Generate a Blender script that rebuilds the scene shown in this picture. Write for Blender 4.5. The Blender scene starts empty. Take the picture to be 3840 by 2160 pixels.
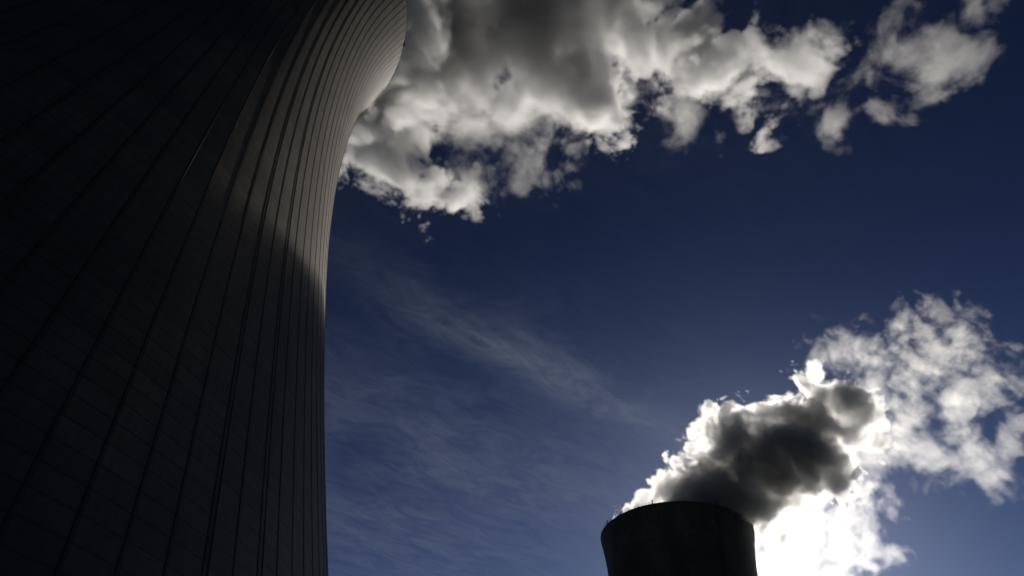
import bpy, math, random
import numpy as np
from mathutils import Matrix, Vector

sc = bpy.context.scene
col = sc.collection
R = math.radians

# ------------------------------------------------------------------ camera
PITCH, ROLL, FPX = 0.81966822, -0.08003648, 2411.9235      # focal length in pixels of a 3840 wide frame
EYE = Vector((0, 0, 1.7))
_R = Vector((1, 0, 0)); _U = Vector((0, -math.sin(PITCH), math.cos(PITCH))); _W = Vector((0, math.cos(PITCH), math.sin(PITCH)))
cr, sr = math.cos(ROLL), math.sin(ROLL)
RX = _R * cr - _U * sr
UX = _R * sr + _U * cr
cam_d = bpy.data.cameras.new('camera')
cam = bpy.data.objects.new('camera', cam_d); col.objects.link(cam)
m = Matrix((RX, UX, -_W)).transposed().to_4x4(); m.translation = EYE
cam.matrix_world = m
cam_d.sensor_width = 36; cam_d.lens = FPX / 3840 * 36
cam_d.clip_start = 0.1; cam_d.clip_end = 60000
sc.camera = cam

# ------------------------------------------------------------------ light
SUN_AZ, SUN_EL = 24.4, 25.9
SKY_STRENGTH, SUN_STRENGTH, EXPOSURE = 0.05, 5.0, -0.2
world = bpy.data.worlds.new('World'); sc.world = world; world.use_nodes = True
sd = Vector((math.sin(R(SUN_AZ)) * math.cos(R(SUN_EL)), math.cos(R(SUN_AZ)) * math.cos(R(SUN_EL)), math.sin(R(SUN_EL))))
sun_d = bpy.data.lights.new('sun', 'SUN'); sun_d.energy = SUN_STRENGTH; sun_d.angle = R(0.53); sun_d.color = (1.0, 0.93, 0.82)
sun = bpy.data.objects.new('sun', sun_d); col.objects.link(sun)
sun.rotation_euler = sd.to_track_quat('Z', 'Y').to_euler(); sun.location = (0, 0, 500)

sc.view_settings.view_transform = 'Standard'; sc.view_settings.look = 'None'
sc.view_settings.exposure = EXPOSURE; sc.view_settings.gamma = 1; sc.view_settings.use_curve_mapping = False
cy = sc.cycles
cy.max_bounces = 8; cy.diffuse_bounces = 3; cy.glossy_bounces = 2; cy.volume_bounces = 4; cy.transparent_max_bounces = 8
cy.volume_step_rate = 1.6; cy.volume_max_steps = 512
cy.use_denoising = True; cy.use_adaptive_sampling = True; cy.adaptive_threshold = 0.015
cy.sample_clamp_indirect = 4.0


class NT:
    """small helper for node trees"""
    def __init__(s, tree): s.t = tree; s.n = tree.nodes; s.l = tree.links
    def node(s, kind, **kw):
        x = s.n.new(kind)
        for k, v in kw.items(): setattr(x, k, v)
        return x
    def put(s, sock, v):
        if hasattr(v, 'is_output') or isinstance(v, bpy.types.NodeSocket): s.l.new(v, sock)
        else: sock.default_value = v
    def math(s, op, a, b=None, c=None, clamp=False):
        x = s.node('ShaderNodeMath', operation=op, use_clamp=clamp)
        for i, v in enumerate((a, b, c)):
            if v is not None: s.put(x.inputs[i], v)
        return x.outputs[0]
    def vec(s, op, a, b=None):
        x = s.node('ShaderNodeVectorMath', operation=op)
        s.put(x.inputs[0], a)
        if b is not None:
            if op == 'SCALE': s.put(x.inputs['Scale'], b)
            else: s.put(x.inputs[1], b)
        return x.outputs[0]
    def comb(s, x, y, z):
        c = s.node('ShaderNodeCombineXYZ')
        for i, v in enumerate((x, y, z)): s.put(c.inputs[i], v)
        return c.outputs[0]
    def sep(s, v):
        c = s.node('ShaderNodeSeparateXYZ'); s.put(c.inputs[0], v); return c.outputs
    def noise(s, v, scale=1, detail=4, rough=.5, lac=2, dist=0, out='Fac'):
        x = s.node('ShaderNodeTexNoise')
        for k, q in (('Vector', v), ('Scale', scale), ('Detail', detail), ('Roughness', rough), ('Lacunarity', lac), ('Distortion', dist)): s.put(x.inputs[k], q)
        return x.outputs[0 if out == 'Fac' else 1]
    def rng(s, v, a, b, c=0., d=1., smooth=False):
        x = s.node('ShaderNodeMapRange'); x.interpolation_type = 'SMOOTHSTEP' if smooth else 'LINEAR'
        for i, q in enumerate((v, a, b, c, d)): s.put(x.inputs[i], q)
        return x.outputs[0]
    def mix(s, f, a, b, mode='MIX'):
        x = s.node('ShaderNodeMix', data_type='RGBA', blend_type=mode)
        s.put(x.inputs[0], f); s.put(x.inputs[6], a); s.put(x.inputs[7], b)
        return x.outputs[2]


# sky: Nishita air plus a thin veil of high cirrus laid out on a flat layer overhead
w = NT(world.node_tree); w.n.clear()
sky = w.node('ShaderNodeTexSky', sky_type='NISHITA', sun_disc=False, sun_elevation=R(SUN_EL), sun_rotation=R(SUN_AZ), altitude=2000, air_density=1.0, dust_density=1.5, ozone_density=3.0)
tc = w.node('ShaderNodeTexCoord').outputs['Generated']
gx, gy, gz = w.sep(tc)
gz = w.math('MAXIMUM', gz, 0.05)
px, py = w.math('DIVIDE', gx, gz), w.math('DIVIDE', gy, gz)
# axes along the streak of cirrus (from (-0.09,1.07) to (0.35,1.35) on the layer)
ca, sa = math.cos(math.atan2(.28, .434)), math.sin(math.atan2(.28, .434))
dx, dy = w.math('SUBTRACT', px, 0.12), w.math('SUBTRACT', py, 1.21)
al = w.math('ADD', w.math('MULTIPLY', dx, ca), w.math('MULTIPLY', dy, sa))
ac = w.math('SUBTRACT', w.math('MULTIPLY', dy, ca), w.math('MULTIPLY', dx, sa))
p3 = w.comb(px, py, 0)
fine = w.noise(w.comb(w.math('MULTIPLY', al, 1.2), w.math('MULTIPLY', ac, 2.6), 0), 5.5, 9, .68, dist=1.2)
wide = w.noise(w.comb(w.math('MULTIPLY', px, 1.0), w.math('MULTIPLY', py, 1.7), 3.), 1.6, 4, .5, dist=.4)
wob = w.math('MULTIPLY', w.math('SUBTRACT', w.noise(p3, 3.0, 3, .5), .5), .16)
acw = w.math('DIVIDE', w.math('ADD', ac, wob), .075)
streak = w.math('EXPONENT', w.math('MULTIPLY', w.math('MULTIPLY', acw, acw), -1.))
alw = w.math('DIVIDE', al, .42)
streak = w.math('MULTIPLY', streak, w.math('EXPONENT', w.math('MULTIPLY', w.math('MULTIPLY', alw, alw), -1.)))
lowsky = w.rng(py, .75, 1.7, 0.12, 1.0, True)
lefts = w.rng(px, .9, .1, 0.15, 1.0, True)
veil = w.math('MULTIPLY', w.math('MULTIPLY', lowsky, lefts), w.math('MULTIPLY', w.rng(fine, .30, .78, .22, 1.), w.rng(wide, .3, .65, .25, 1.)))
cir = w.math('ADD', w.math('MULTIPLY', veil, 1.0), w.math('MULTIPLY', streak, w.rng(fine, .3, .7, .25, .95)))
cir = w.math('MINIMUM', w.math('MULTIPLY', cir, .40), 1.)
gam = w.node('ShaderNodeGamma'); w.put(gam.inputs[0], sky.outputs[0]); gam.inputs[1].default_value = 1.95   # deep polarised blue
hs = w.node('ShaderNodeHueSaturation'); hs.inputs['Saturation'].default_value = .93; w.put(hs.inputs['Color'], gam.outputs[0])
lit = w.mix(cir, w.vec('SCALE', hs.outputs[0], .10), (4.0, 4.5, 5.8, 1))
bg = w.node('ShaderNodeBackground'); w.put(bg.inputs[0], lit); bg.inputs[1].default_value = SKY_STRENGTH
w.l.new(bg.outputs[0], w.node('ShaderNodeOutputWorld').inputs[0])


def tag(o, label=None, cat=None, kind=None, group=None):
    if label: o['label'] = label
    if cat: o['category'] = cat
    if kind: o['kind'] = kind
    if group: o['group'] = group
    return o


def mat(name):
    mt = bpy.data.materials.new(name); mt.use_nodes = True
    t = NT(mt.node_tree); t.n.clear()
    b = t.node('ShaderNodeBsdfPrincipled'); o = t.node('ShaderNodeOutputMaterial'); t.l.new(b.outputs[0], o.inputs[0])
    return mt, t, b


# ------------------------------------------------------------------ materials
NRIB = 132; RIB0 = -15.97; LIFT = 1.3
def concrete_material():
    mt, t, b = mat('weathered_concrete')
    x, y, z = t.sep(t.node('ShaderNodeTexCoord').outputs['Object'])
    th = t.math('ARCTAN2', y, x)
    u = t.math('DIVIDE', t.math('SUBTRACT', th, R(RIB0)), 2 * math.pi / NRIB)
    v = t.math('DIVIDE', z, LIFT)
    cell = t.comb(t.math('FLOOR', u), t.math('FLOOR', v), 0)
    wn = t.node('ShaderNodeTexWhiteNoise', noise_dimensions='3D'); t.put(wn.inputs[0], cell)
    ring = t.node('ShaderNodeTexWhiteNoise', noise_dimensions='1D'); t.put(ring.inputs['W'], t.math('FLOOR', v))
    stain = t.noise(t.comb(t.math('MULTIPLY', u, .11), 0, t.math('MULTIPLY', z, .035)), 1.0, 6, .62, dist=.4)
    streak = t.noise(t.comb(t.math('MULTIPLY', u, 5.), 0, t.math('MULTIPLY', z, .12)), 1.0, 5, .65)
    grain = t.noise(t.comb(x, y, z), 1.6, 8, .7)
    k = t.rng(wn.outputs[0], 0, 1, .82, 1.12)
    k = t.math('MULTIPLY', k, t.rng(ring.outputs[0], 0, 1, .84, 1.12))
    k = t.math('MULTIPLY', k, t.rng(stain, .34, .66, .50, 1.3))
    k = t.math('MULTIPLY', k, t.rng(streak, .3, .7, .66, 1.2))
    k = t.math('MULTIPLY', k, t.rng(grain, .3, .7, .8, 1.18))
    fr = t.math('FRACT', v)
    edge = t.math('MINIMUM', fr, t.math('SUBTRACT', 1., fr))
    joint = t.rng(edge, .03, .085, .40, 1., True)
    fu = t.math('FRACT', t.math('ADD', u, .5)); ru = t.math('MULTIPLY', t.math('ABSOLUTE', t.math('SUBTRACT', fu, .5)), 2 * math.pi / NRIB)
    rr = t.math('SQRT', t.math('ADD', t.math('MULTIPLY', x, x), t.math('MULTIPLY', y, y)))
    joint = t.math('MULTIPLY', joint, t.rng(t.math('MULTIPLY', ru, rr), .10, .17, .30, 1., True))   # ribs' shaded sides and shadows painted as dark lines along them
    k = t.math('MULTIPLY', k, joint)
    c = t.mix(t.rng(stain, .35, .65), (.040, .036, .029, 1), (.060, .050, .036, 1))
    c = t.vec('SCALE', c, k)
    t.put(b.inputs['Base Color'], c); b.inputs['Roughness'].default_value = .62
    b.inputs['Specular IOR Level'].default_value = .5
    bump = t.node('ShaderNodeBump'); bump.inputs['Strength'].default_value = .35; bump.inputs['Distance'].default_value = .05
    t.put(bump.inputs['Height'], t.math('ADD', t.math('MULTIPLY', joint, 1.2), grain)); t.put(b.inputs['Normal'], bump.outputs[0])
    return mt
CONCRETE = concrete_material()

def metal(name, c, rough=.5, met=.6):
    mt, t, b = mat(name)
    g = t.noise(t.node('ShaderNodeTexCoord').outputs['Object'], 6, 5, .6)
    t.put(b.inputs['Base Color'], t.vec('SCALE', (c[0], c[1], c[2]), t.rng(g, .3, .7, .75, 1.15)))
    b.inputs['Roughness'].default_value = rough; b.inputs['Metallic'].default_value = met
    return mt
STEEL = metal('galvanised_steel', (.30, .30, .30))
DARKSTEEL = metal('dark_painted_steel', (.05, .05, .055), .6, .2)
LAMPGLASS = metal('red_lamp_glass', (.25, .03, .02), .25, 0)

mt_ground, t, b = mat('grass_and_gravel')
g = t.noise(t.node('ShaderNodeTexCoord').outputs['Object'], .4, 8, .65)
t.put(b.inputs['Base Color'], t.mix(t.rng(g, .4, .6), (.025, .032, .015, 1), (.045, .042, .035, 1))); b.inputs['Roughness'].default_value = 1


def obj(name, verts, faces, material, parent=None, smooth=False):
    me = bpy.data.meshes.new(name); me.from_pydata([tuple(v) for v in verts], [], faces); me.update()
    me.materials.append(material)
    if smooth: me.polygons.foreach_set('use_smooth', [True] * len(me.polygons))
    o = bpy.data.objects.new(name, me); col.objects.link(o)
    if parent is not None: o.parent = parent
    return o


# ------------------------------------------------------------------ ground
gv, gf = [], []
N = 24; S = 30000
for i in range(N + 1):
    for j in range(N + 1):
        gv.append((-S + 2 * S * i / N, -S + 2 * S * j / N, 0))
for i in range(N):
    for j in range(N):
        a = i * (N + 1) + j; gf.append((a, a + N + 1, a + N + 2, a + 1))
tag(obj('ground', gv, gf, mt_ground), kind='structure')

# ------------------------------------------------------------------ cooling towers
HT = 150.0
THR_R, THR_Z, B_UP, B_LO = 32.984, 123.821, 58.356, 83.671
def prof(z):
    bb = B_UP if z > THR_Z else B_LO
    return THR_R * math.sqrt(1 + ((z - THR_Z) / bb) ** 2)


class MB:
    def __init__(s): s.v = []; s.f = []
    def box_frame(s, o, ex, ey, ez, sx, sy, sz):
        """box centred at o with half sizes along the axes ex, ey, ez"""
        b0 = len(s.v)
        for a in (-1, 1):
            for b in (-1, 1):
                for c in (-1, 1):
                    s.v.append(o + ex * (a * sx) + ey * (b * sy) + ez * (c * sz))
        for q in ((0, 1, 3, 2), (4, 6, 7, 5), (0, 4, 5, 1), (2, 3, 7, 6), (0, 2, 6, 4), (1, 5, 7, 3)):
            s.f.append(tuple(b0 + k for k in q))
    def tube(s, pts, r, n=6, closed=False):
        b0 = len(s.v); L = len(pts)
        for i, p in enumerate(pts):
            a = pts[(i - 1) % L] if (closed or i > 0) else p
            c = pts[(i + 1) % L] if (closed or i < L - 1) else p
            d = (c - a).normalized(); up = Vector((0, 0, 1)) if abs(d.z) < .95 else Vector((1, 0, 0))
            e1 = d.cross(up).normalized(); e2 = e1.cross(d)
            rr = r[i] if isinstance(r, (list, tuple)) else r
            for k in range(n):
                t = 2 * math.pi * k / n; s.v.append(p + e1 * (math.cos(t) * rr) + e2 * (math.sin(t) * rr))
        for i in range(L if closed else L - 1):
            for k in range(n):
                a = b0 + i * n + k; b = b0 + i * n + (k + 1) % n; c = b0 + ((i + 1) % L) * n + (k + 1) % n; d = b0 + ((i + 1) % L) * n + k
                s.f.append((a, b, c, d))
        if not closed:
            s.f.append(tuple(b0 + k for k in range(n))[::-1]); s.f.append(tuple(b0 + (L - 1) * n + k for k in range(n)))
    def build(s, name, material, parent=None, smooth=False): return obj(name, s.v, s.f, material, parent, smooth)


def shell_mesh(parent):
    dth = 2 * math.pi / NRIB; hw = .0016; foot = .0024
    offs = [(-foot, 0), (-hw, .04), (hw, .04), (foot, 0), (dth * .27, 0), (dth * .5, 0), (dth * .73, 0)]
    ring = [(R(RIB0) + k * dth + a, h) for k in range(NRIB) for a, h in offs]
    zs = [z for z in np.linspace(0, HT, 101)]
    n = len(ring); V = []; F = []
    for z in zs:
        r = prof(z); rs = 33. / r                      # the ribs keep their width up the tower
        for k in range(NRIB):
            for a, h in offs:
                aa = a * (rs if abs(a) < .01 else 1.)
                t = R(RIB0) + k * dth + aa
                V.append((math.cos(t) * (r + h), math.sin(t) * (r + h), z))
    for i in range(len(zs) - 1):
        for j in range(n):
            a = i * n + j; b = i * n + (j + 1) % n
            F.append((a, b, b + n, a + n))
    # flat top of the rim, then the inner face
    top = (len(zs) - 1) * n
    prev = top
    for q, z in enumerate([HT] + [z for z in zs[::-1]][1:]):
        b0 = len(V); rr_ = prof(z) - (1.0 if z > HT - 3 else .5)
        for j in range(n): V.append((math.cos(ring[j][0]) * rr_, math.sin(ring[j][0]) * rr_, z))
        for j in range(n):
            a = prev + j; b = prev + (j + 1) % n
            F.append((a, b, b0 + (j + 1) % n, b0 + j))
        prev = b0
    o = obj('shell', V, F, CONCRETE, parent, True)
    o.data.set_sharp_from_angle(angle=R(12))
    return o


def polar(t, r, z): return Vector((math.cos(t) * r, math.sin(t) * r, z))

def railing(parent):
    m_ = MB(); r = prof(HT) - .12
    for h in (.5, 1.05):
        m_.tube([polar(2 * math.pi * k / 264, r, HT + h) for k in range(264)], .035, 5, True)
    for k in range(132):
        t = 2 * math.pi * k / 132; e = polar(t, 1, 0); q = Vector((-e.y, e.x, 0))
        m_.box_frame(polar(t, r, HT + .53), e, q, Vector((0, 0, 1)), .035, .035, .53)
        if k % 6 == 0: m_.box_frame(polar(t, r - .02, HT + .3), e, q, Vector((0, 0, 1)), .1, .14, .3)
    return m_.build('railing', STEEL, parent)

def warning_lamp(parent, th):
    t = R(th); r = prof(HT) - .25; e = polar(t, 1, 0); q = Vector((-e.y, e.x, 0)); up = Vector((0, 0, 1))
    m_ = MB()
    m_.box_frame(polar(t, r, HT + .75), e, q, up, .06, .06, .75)              # post
    m_.box_frame(polar(t, r + .25, HT + .25), e, q, up, .35, .22, .22)        # bracket box over the edge
    m_.box_frame(polar(t, r + .1, HT + 1.45), e, q, up, .36, .34, .07)        # tray
    o = m_.build('warning_lamp', DARKSTEEL, parent)
    g_ = MB()
    for s in (-.17, .17):
        c = polar(t, r + .1, HT + 1.52) + q * s
        g_.tube([c, c + up * .18, c + up * .3, c + up * .36], [.13, .13, .09, .03], 8)
    g_.build('lamp_glass', LAMPGLASS, o, True)
    return o

def ladder(parent, th):
    t = R(th); m_ = MB(); up = Vector((0, 0, 1)); e = polar(t, 1, 0); q = Vector((-e.y, e.x, 0))
    zs = np.linspace(3, HT + 1.0, 76)
    for s in (-.28, .28):
        m_.tube([polar(t, prof(min(z, HT)) + .42, z) + q * s for z in zs], .04, 5)
    for s in (-.42, 0, .42):
        m_.tube([polar(t, prof(min(z, HT)) + (.85 if s else 1.12), z) + q * s for z in zs], .035, 5)
    for z in np.arange(3.2, HT + .8, .35):
        c = polar(t, prof(min(z, HT)) + .42, z); m_.box_frame(c, e, q, up, .02, .28, .02)
    for z in np.arange(4, HT + .8, 1.1):
        r = prof(min(z, HT)) + .42
        pts = [polar(t, r + .7 * math.sin(math.pi * k / 8), z) + q * (-.45 * math.cos(math.pi * k / 8)) for k in range(9)]
        m_.tube(pts, .03, 4)
        for s in (-.28, .28): m_.box_frame(polar(t, r - .22, z) + q * s, e, q, up, .24, .03, .03)
    return m_.build('caged_ladder', DARKSTEEL, parent)

def conduit(parent, th, wd=.07, dp=-.07):
    t = R(th); V = []; F = []
    e = polar(t, 1, 0); q = Vector((-e.y, e.x, 0)); zs = np.linspace(2, HT - .3, 76)
    for z in zs:
        r = prof(z)
        for a, h in ((-wd, -.05), (-wd, dp + .12), (wd, dp + .12), (wd, -.05)):
            V.append(polar(t, r + h, z) + q * a)
    for i in range(len(zs) - 1):
        for j in range(4):
            a = i * 4 + j; b = i * 4 + (j + 1) % 4; F.append((a, b, b + 4, a + 4))
    F.append((3, 2, 1, 0)); k = (len(zs) - 1) * 4; F.append((k, k + 1, k + 2, k + 3))
    return obj('cable_conduit', V, F, CONCRETE, parent)

def tower(loc, label):
    root = bpy.data.objects.new('cooling_tower', None); col.objects.link(root); root.location = loc
    tag(root, label, 'cooling tower', group='concrete cooling towers of the power plant')
    shell_mesh(root); railing(root)
    for k in range(8): warning_lamp(root, -165 + 45 * k)
    ladder(root, -73.5)
    for th in (-20.95, -15.35): conduit(root, th)
    return root

def copy_tree(o, parent=None):
    c = o.copy(); col.objects.link(c); c.parent = parent
    for ch in [x for x in list(bpy.data.objects) if x.parent == o]: copy_tree(ch, c)
    return c

C1 = (-65.050, 53.938, 0); C2 = (88.466, 294.602, 0)
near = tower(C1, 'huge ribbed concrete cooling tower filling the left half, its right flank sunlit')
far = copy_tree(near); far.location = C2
far['label'] = 'smaller looking dark cooling tower at the bottom right with dark steam pouring from its mouth'

# ------------------------------------------------------------------ steam
def at(x, y, Y=None, Z=None):
    """world point seen at pixel (x, y) of a 2576 wide frame, at the depth Y or at the height Z"""
    k = 3840 / 2576.
    d = RX * ((x * k - 1920) / FPX) + UX * ((1080 - y * k) / FPX) + _W
    s = Y / d.y if Y is not None else (Z - EYE.z) / d.z
    return EYE + d * s, s * k / FPX           # point, metres per pixel there

def steam_material(name, dens, g, colr):
    mt = bpy.data.materials.new(name); mt.use_nodes = True; t = NT(mt.node_tree); t.n.clear()
    v = t.node('ShaderNodeVolumePrincipled'); o = t.node('ShaderNodeOutputMaterial')
    v.inputs['Color'].default_value = (*colr, 1); v.inputs['Anisotropy'].default_value = g
    v.inputs['Density'].default_value = dens
    t.l.new(v.outputs[0], o.inputs['Volume'])
    return mt

TN = 96
def _tile(seed):
    g = np.random.default_rng(seed)
    f = np.fft.rfftn(g.standard_normal((TN,) * 3).astype(np.float32))
    k = np.sqrt(sum(q ** 2 for q in np.meshgrid(np.fft.fftfreq(TN), np.fft.fftfreq(TN), np.fft.rfftfreq(TN), indexing='ij')))
    f *= np.exp(-((k - .11) / .045) ** 2)                   # one octave, wavelength about nine cells
    r = np.fft.irfftn(f, (TN,) * 3).astype(np.float32)
    return (r / r.std()).ravel()
TILES = [_tile(11), _tile(12), _tile(13)]
def tex(k, P):
    """trilinear look-up of a periodic noise tile at the points P (in cells)"""
    T = TILES[k % 3]; F = np.floor(P); f = (P - F).astype(np.float32); i = F.astype(np.int32) % TN; j = (i + 1) % TN
    x0, x1 = i[:, 0] * (TN * TN), j[:, 0] * (TN * TN); y0, y1 = i[:, 1] * TN, j[:, 1] * TN; z0, z1 = i[:, 2], j[:, 2]
    fx, fy, fz = f[:, 0], f[:, 1], f[:, 2]
    def l(x, y): a = T[x + y + z0]; return a + (T[x + y + z1] - a) * fz
    a = l(x0, y0); a = a + (l(x0, y1) - a) * fy; b = l(x1, y0); b = b + (l(x1, y1) - b) * fy
    return a + (b - a) * fx
ROT = np.array(Matrix.Rotation(.7, 3, Vector((1, 2, 3)).normalized()), np.float32)
def fbm(P, wl, octs, gain, billow=False, seed=0):
    out = np.zeros(len(P), np.float32); amp = 1.; Q = P * (9. / wl) + seed * 17.3
    for o_ in range(octs):
        v = tex(o_ + seed, Q); out += amp * (np.abs(v) - .8 if billow else v); amp *= gain; Q = (Q @ ROT) * 2.03 + 5.1
    return out

def steam(name, blobs, vox, lo, hi, material, seed, label, cat, warp=1.6, wamp=.30, bias=0., lwl=26., lgain=.52, lamp=.55, soft=1., base=.16):
    lo = np.array(lo, float); hi = np.array(hi, float)
    n = np.maximum(2, np.round((hi - lo) / vox).astype(int)) + 1
    hi = lo + (n - 1) * vox
    shape = np.full(n, -3.0, np.float32); wisp = np.zeros(n, np.float32); thin = np.ones(n, np.float32)
    for c, r, wsp, th in blobs:
        c = np.array(c); ext = r + 20 if wsp < .5 else r * 2.0 + 4
        a = np.clip(np.floor((c - ext - lo) / vox).astype(int), 0, n - 1); b = np.clip(np.ceil((c + ext - lo) / vox).astype(int) + 1, 1, n)
        if np.any(b <= a): continue
        X = [((lo[k] + vox * np.arange(a[k], b[k])) - c[k]).astype(np.float32) for k in range(3)]
        D = np.sqrt(X[0][:, None, None] ** 2 + X[1][None, :, None] ** 2 + X[2][None, None, :] ** 2)
        v = np.minimum((r - D) / 10., 1.8) if wsp < .5 else 1.3 * (.66 - D / r)
        s = (slice(a[0], b[0]), slice(a[1], b[1]), slice(a[2], b[2]))
        k = np.clip((v - shape[s]) / .5 + .5, 0, 1)           # smooth union
        shape[s] = np.maximum(shape[s], v) + .12 * k * (1 - k) * 4 * (shape[s] > -2.9); wisp[s] = wisp[s] * (1 - k) + k * wsp; thin[s] = thin[s] * (1 - k) + k * th
    dens = np.zeros(n, np.float32)
    act = np.argwhere(shape > -1.6)
    ai = (act[:, 0], act[:, 1], act[:, 2])
    P = (act * vox + lo).astype(np.float32); S_ = shape[ai]; W_ = wisp[ai]; T_ = thin[ai]
    Pw = P + warp * np.stack([fbm(P, 46., 2, .5, seed=seed + k) for k in range(3)], 1)
    big = fbm(Pw, 30., 6, .68, seed=seed + 3)
    lump = fbm(Pw, lwl, 5, lgain, True, seed=seed + 4)
    f = S_ + bias * W_ + big * (base + wamp * W_) + lump * (lamp * (1 - W_) + .10 * W_)
    d = np.clip(f * (1.5 + 2.5 * (1 - W_)) / soft, 0, 1) ** 1.25 * T_
    dens[ai] = d
    keep = np.argwhere(dens > .004); a0 = np.maximum(keep.min(0) - 1, 0); a1 = np.minimum(keep.max(0) + 2, n)
    dens = np.ascontiguousarray(dens[a0[0]:a1[0], a0[1]:a1[1], a0[2]:a1[2]]); lo = lo + a0 * vox; n = np.array(dens.shape); hi = lo + (n - 1) * vox
    print(name, n, len(act), dens.mean())
    me = bpy.data.meshes.new(name); N_ = int(n.prod()); me.vertices.add(N_)
    at_ = me.attributes.new('steam', 'FLOAT', 'POINT'); at_.data.foreach_set('value', dens.ravel())
    me.materials.append(material)
    o = bpy.data.objects.new(name, me); col.objects.link(o)
    tag(o, label, cat, kind='stuff')
    gt = bpy.data.node_groups.new(name, 'GeometryNodeTree')
    gt.interface.new_socket('Geometry', in_out='INPUT', socket_type='NodeSocketGeometry')
    gt.interface.new_socket('Geometry', in_out='OUTPUT', socket_type='NodeSocketGeometry')
    t = NT(gt); gi = t.node('NodeGroupInput'); go = t.node('NodeGroupOutput')
    pos = t.node('GeometryNodeInputPosition').outputs[0]
    ix = []
    for q in t.sep(t.vec('DIVIDE', t.vec('SUBTRACT', pos, tuple(lo)), (vox,) * 3)):
        f = t.node('FunctionNodeFloatToInt'); f.rounding_mode = 'ROUND'; t.put(f.inputs[0], q); ix.append(f.outputs[0])
    def im(op, a, b):
        x = t.node('FunctionNodeIntegerMath', operation=op); t.put(x.inputs[0], a); t.put(x.inputs[1], b); return x.outputs[0]
    I = im('ADD', im('ADD', im('MULTIPLY', ix[0], int(n[1] * n[2])), im('MULTIPLY', ix[1], int(n[2]))), ix[2])
    na = t.node('GeometryNodeInputNamedAttribute', data_type='FLOAT'); na.inputs[0].default_value = 'steam'
    si = t.node('GeometryNodeSampleIndex', data_type='FLOAT', domain='POINT'); si.clamp = True
    t.l.new(gi.outputs[0], si.inputs['Geometry']); t.put(si.inputs['Value'], na.outputs[0]); t.put(si.inputs['Index'], I)
    vc = t.node('GeometryNodeVolumeCube'); t.put(vc.inputs['Density'], si.outputs[0]); vc.inputs['Background'].default_value = 0
    vc.inputs['Min'].default_value = tuple(lo); vc.inputs['Max'].default_value = tuple(hi)
    for k, q in enumerate(('X', 'Y', 'Z')): vc.inputs['Resolution ' + q].default_value = int(n[k])
    sm = t.node('GeometryNodeSetMaterial'); sm.inputs['Material'].default_value = material
    t.l.new(vc.outputs[0], sm.inputs[0]); t.l.new(sm.outputs[0], go.inputs[0])
    md = o.modifiers.new('density', 'NODES'); md.node_group = gt
    return o

rnd = random.Random(7)
# far plume: (x, y, radius in the 2576 px frame, depth offset, wisp, thin)
D_ = [(1578, 1286, 13, 34), (1646, 1262, 24, 10), (1702, 1250, 50, 4), (1750, 1245, 76, 8), (1800, 1225, 100, 0), (1860, 1255, 84, -8),
      (1800, 1170, 66, 6), (1755, 1130, 30, -6), (1860, 1140, 90, 0), (1875, 1052, 26, -4), (1930, 1090, 72, 8), (1960, 1160, 100, 0),
      (2020, 1090, 92, 0), (2060, 1150, 76, 10), (2030, 970, 36, 0), (2085, 1015, 66, -6), (2135, 1005, 52, 6), (2125, 1085, 66, 0), (2170, 1050, 40, 8), (2090, 1170, 56, 0), (1700, 1170, 24, 0), (1920, 1240, 72, 4),
      (1985, 1222, 62, 0), (1680, 1305, 36, 0), (1740, 1320, 70, 0), (1800, 1320, 80, 0), (1850, 1325, 50, 0)]
FW = [(2110, 895, 60), (2165, 890, 60), (2225, 925, 75), (2295, 960, 80), (2330, 890, 75), (2300, 800, 42), (2355, 850, 72), (2420, 850, 55), (2465, 818, 32),
      (2472, 905, 55), (2490, 965, 55), (2420, 975, 72), (2385, 1010, 62), (2440, 1020, 60), (2520, 1000, 42), (2190, 1010, 70),
      (2170, 1120, 90), (2190, 1190, 60), (2235, 1080, 75), (2255, 1140, 60), (2335, 1105, 62), (2400, 1120, 66), (2445, 1160, 60), (2500, 1180, 55), (2545, 1120, 40),
      (2565, 1065, 36), (2300, 1160, 50), (2350, 1165, 50), (2490, 1210, 36), (2260, 1020, 50)]
FB = [(2060, 1285, 105), (2115, 1245, 80), (2000, 1345, 110), (2000, 1425, 110), (2065, 1405, 90), (2135, 1310, 52), (2110, 1445, 50), (1940, 1400, 90), (1950, 1330, 90),
      (2190, 1385, 34), (2212, 1350, 28), (2235, 1390, 30), (2172, 1412, 24), (2198, 1422, 20), (1960, 1480, 100), (2060, 1490, 80)]
fb = []
for x, y, r, dy in D_:
    Y = C2[1] + dy - 30 * min(1., max(0., (1300 - y) / 120.))
    p, k = at(x, y, Y=Y + (0 if y > 1290 else 0)); fb.append((p, r * k, .2 if x > 2040 else 0., .68 - .16 * min(1., max(0., (x - 1960) / 150.))))
for x, y, r in FW:
    p, k = at(x, y, Y=C2[1] + rnd.uniform(-14, 14)); fb.append((p, r * k * 1.1, 1., .034))
for x, y, r in FB:
    p, k = at(x, y, Y=C2[1] + 38 + rnd.uniform(-12, 12)); fb.append((p, r * k * 1.1, 1., .075))
# inside the mouth itself
for k in range(9):
    a = 2 * math.pi * k / 9; fb.append((Vector((C2[0] + 15 * math.cos(a), C2[1] + 15 * math.sin(a), HT - 8)), 13., 0., 1.))
fb.append((Vector((C2[0], C2[1], HT - 4)), 20., 0., 1.))
mf = steam_material('far_steam', .45, .62, (.87, .875, .885))
steam('steam_plume', fb, .75, (40, 240, 118), (345, 385, 345), mf, 1, 'backlit steam plume pouring right from the far cooling tower, dark core and white edges', 'steam plume', bias=-.08, wamp=.34, lamp=.46)

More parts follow.
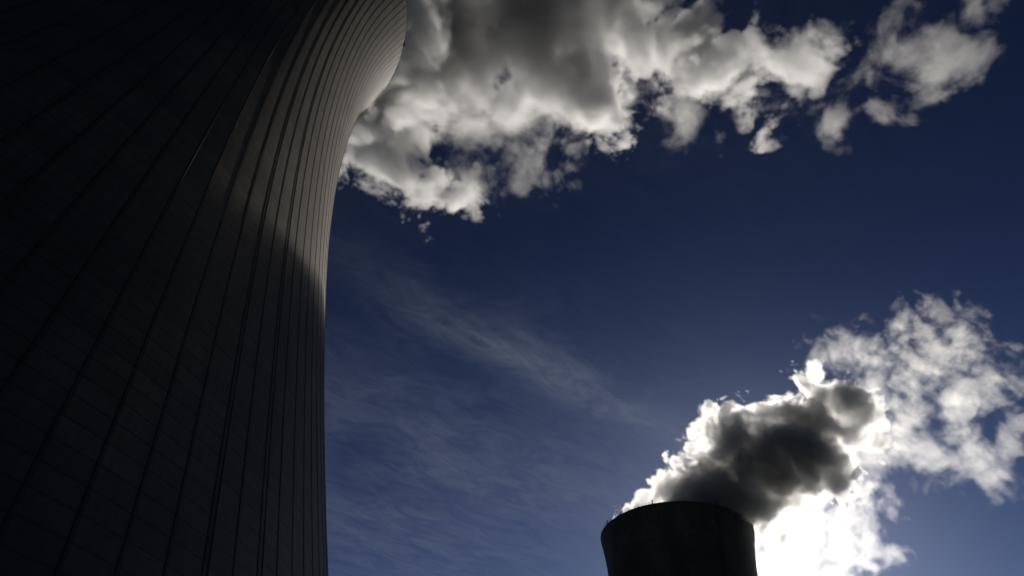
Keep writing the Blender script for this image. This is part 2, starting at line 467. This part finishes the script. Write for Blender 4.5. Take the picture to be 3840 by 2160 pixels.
ND = [(872, 440, 24), (905, 400, 60), (960, 385, 85), (1000, 440, 50), (1085, 475, 52), (1138, 505, 38), (1015, 320, 90), (1000, 200, 110), (1080, 110, 120), (1060, 240, 100),
      (1190, 200, 100), (1200, 60, 120), (1330, 70, 120), (1360, 190, 100), (1450, 90, 120), (1490, 220, 90), (1540, 300, 56), (1572, 345, 30), (1560, 60, 120),
      (1680, 110, 85), (1740, 100, 70), (1780, 160, 70), (1860, 180, 72), (1890, 225, 44), (1925, 185, 74), (1985, 165, 62), (2045, 145, 44), (1830, 130, 60), (1290, 270, 60), (1440, 250, 70), (1000, 40, 120), (1100, -60, 130), (1300, -80, 140), (1500, -80, 140), (1680, -60, 110), (1740, 30, 60)]
NW = [(1950, 165, 100), (2025, 160, 85), (2066, 120, 60), (1440, 330, 50), (1420, 420, 46), (1640, 40, 60), (1700, 270, 70), (1650, 325, 50), (1740, 305, 55), (1610, 200, 60), (1800, 352, 34), (1812, 388, 24), (1160, 300, 90),
      (1215, 340, 85), (1290, 360, 75), (1250, 430, 60), (1425, 365, 44), (1432, 430, 32), (1340, 300, 75), (1160, 400, 70), (2010, 10, 40), (2225, 190, 62), (2300, 140, 84), (2385, 100, 72),
      (2455, 50, 56), (2345, 185, 56), (2455, 5, 46), (2095, 315, 44), (2205, 270, 34), (1300, 460, 40), (1370, 460, 40), (1850, 250, 60), (1930, 240, 60), (1400, 300, 60)]
nb = []
def hz(x): return 214 + 40 * min(1., max(0., (x - 900) / 1500.))
for x, y, r in ND:
    p, k = at(x, y, Z=hz(x) + rnd.uniform(-5, 5)); nb.append((p, r * k, 0.25, .8))
for x, y, r in NW:
    p, k = at(x, y, Z=hz(x) + rnd.uniform(-5, 5)); nb.append((p, r * k * 1.1, 1., .13))
# the column rising out of the near tower's mouth to the drifting cloud
for k in range(8):
    s = k / 7.; p, kk = at(960, 120, Z=214)
    q = Vector((C1[0], C1[1], HT - 8)).lerp(p, s); nb.append((q + Vector((0, 0, 8 * math.sin(s * math.pi))), 24 + 6 * s, 0.1, .9))
mn = steam_material('near_steam', .28, .62, (.87, .875, .885))
steam('steam_plume', nb, .7, (-112, 20, 135), (215, 200, 300), mn, 5, 'broad grey and white steam cloud drifting across the top behind the near tower', 'steam plume', lwl=44., lgain=.48, lamp=.45, soft=1.25, base=.2, bias=-.08, wamp=.30)
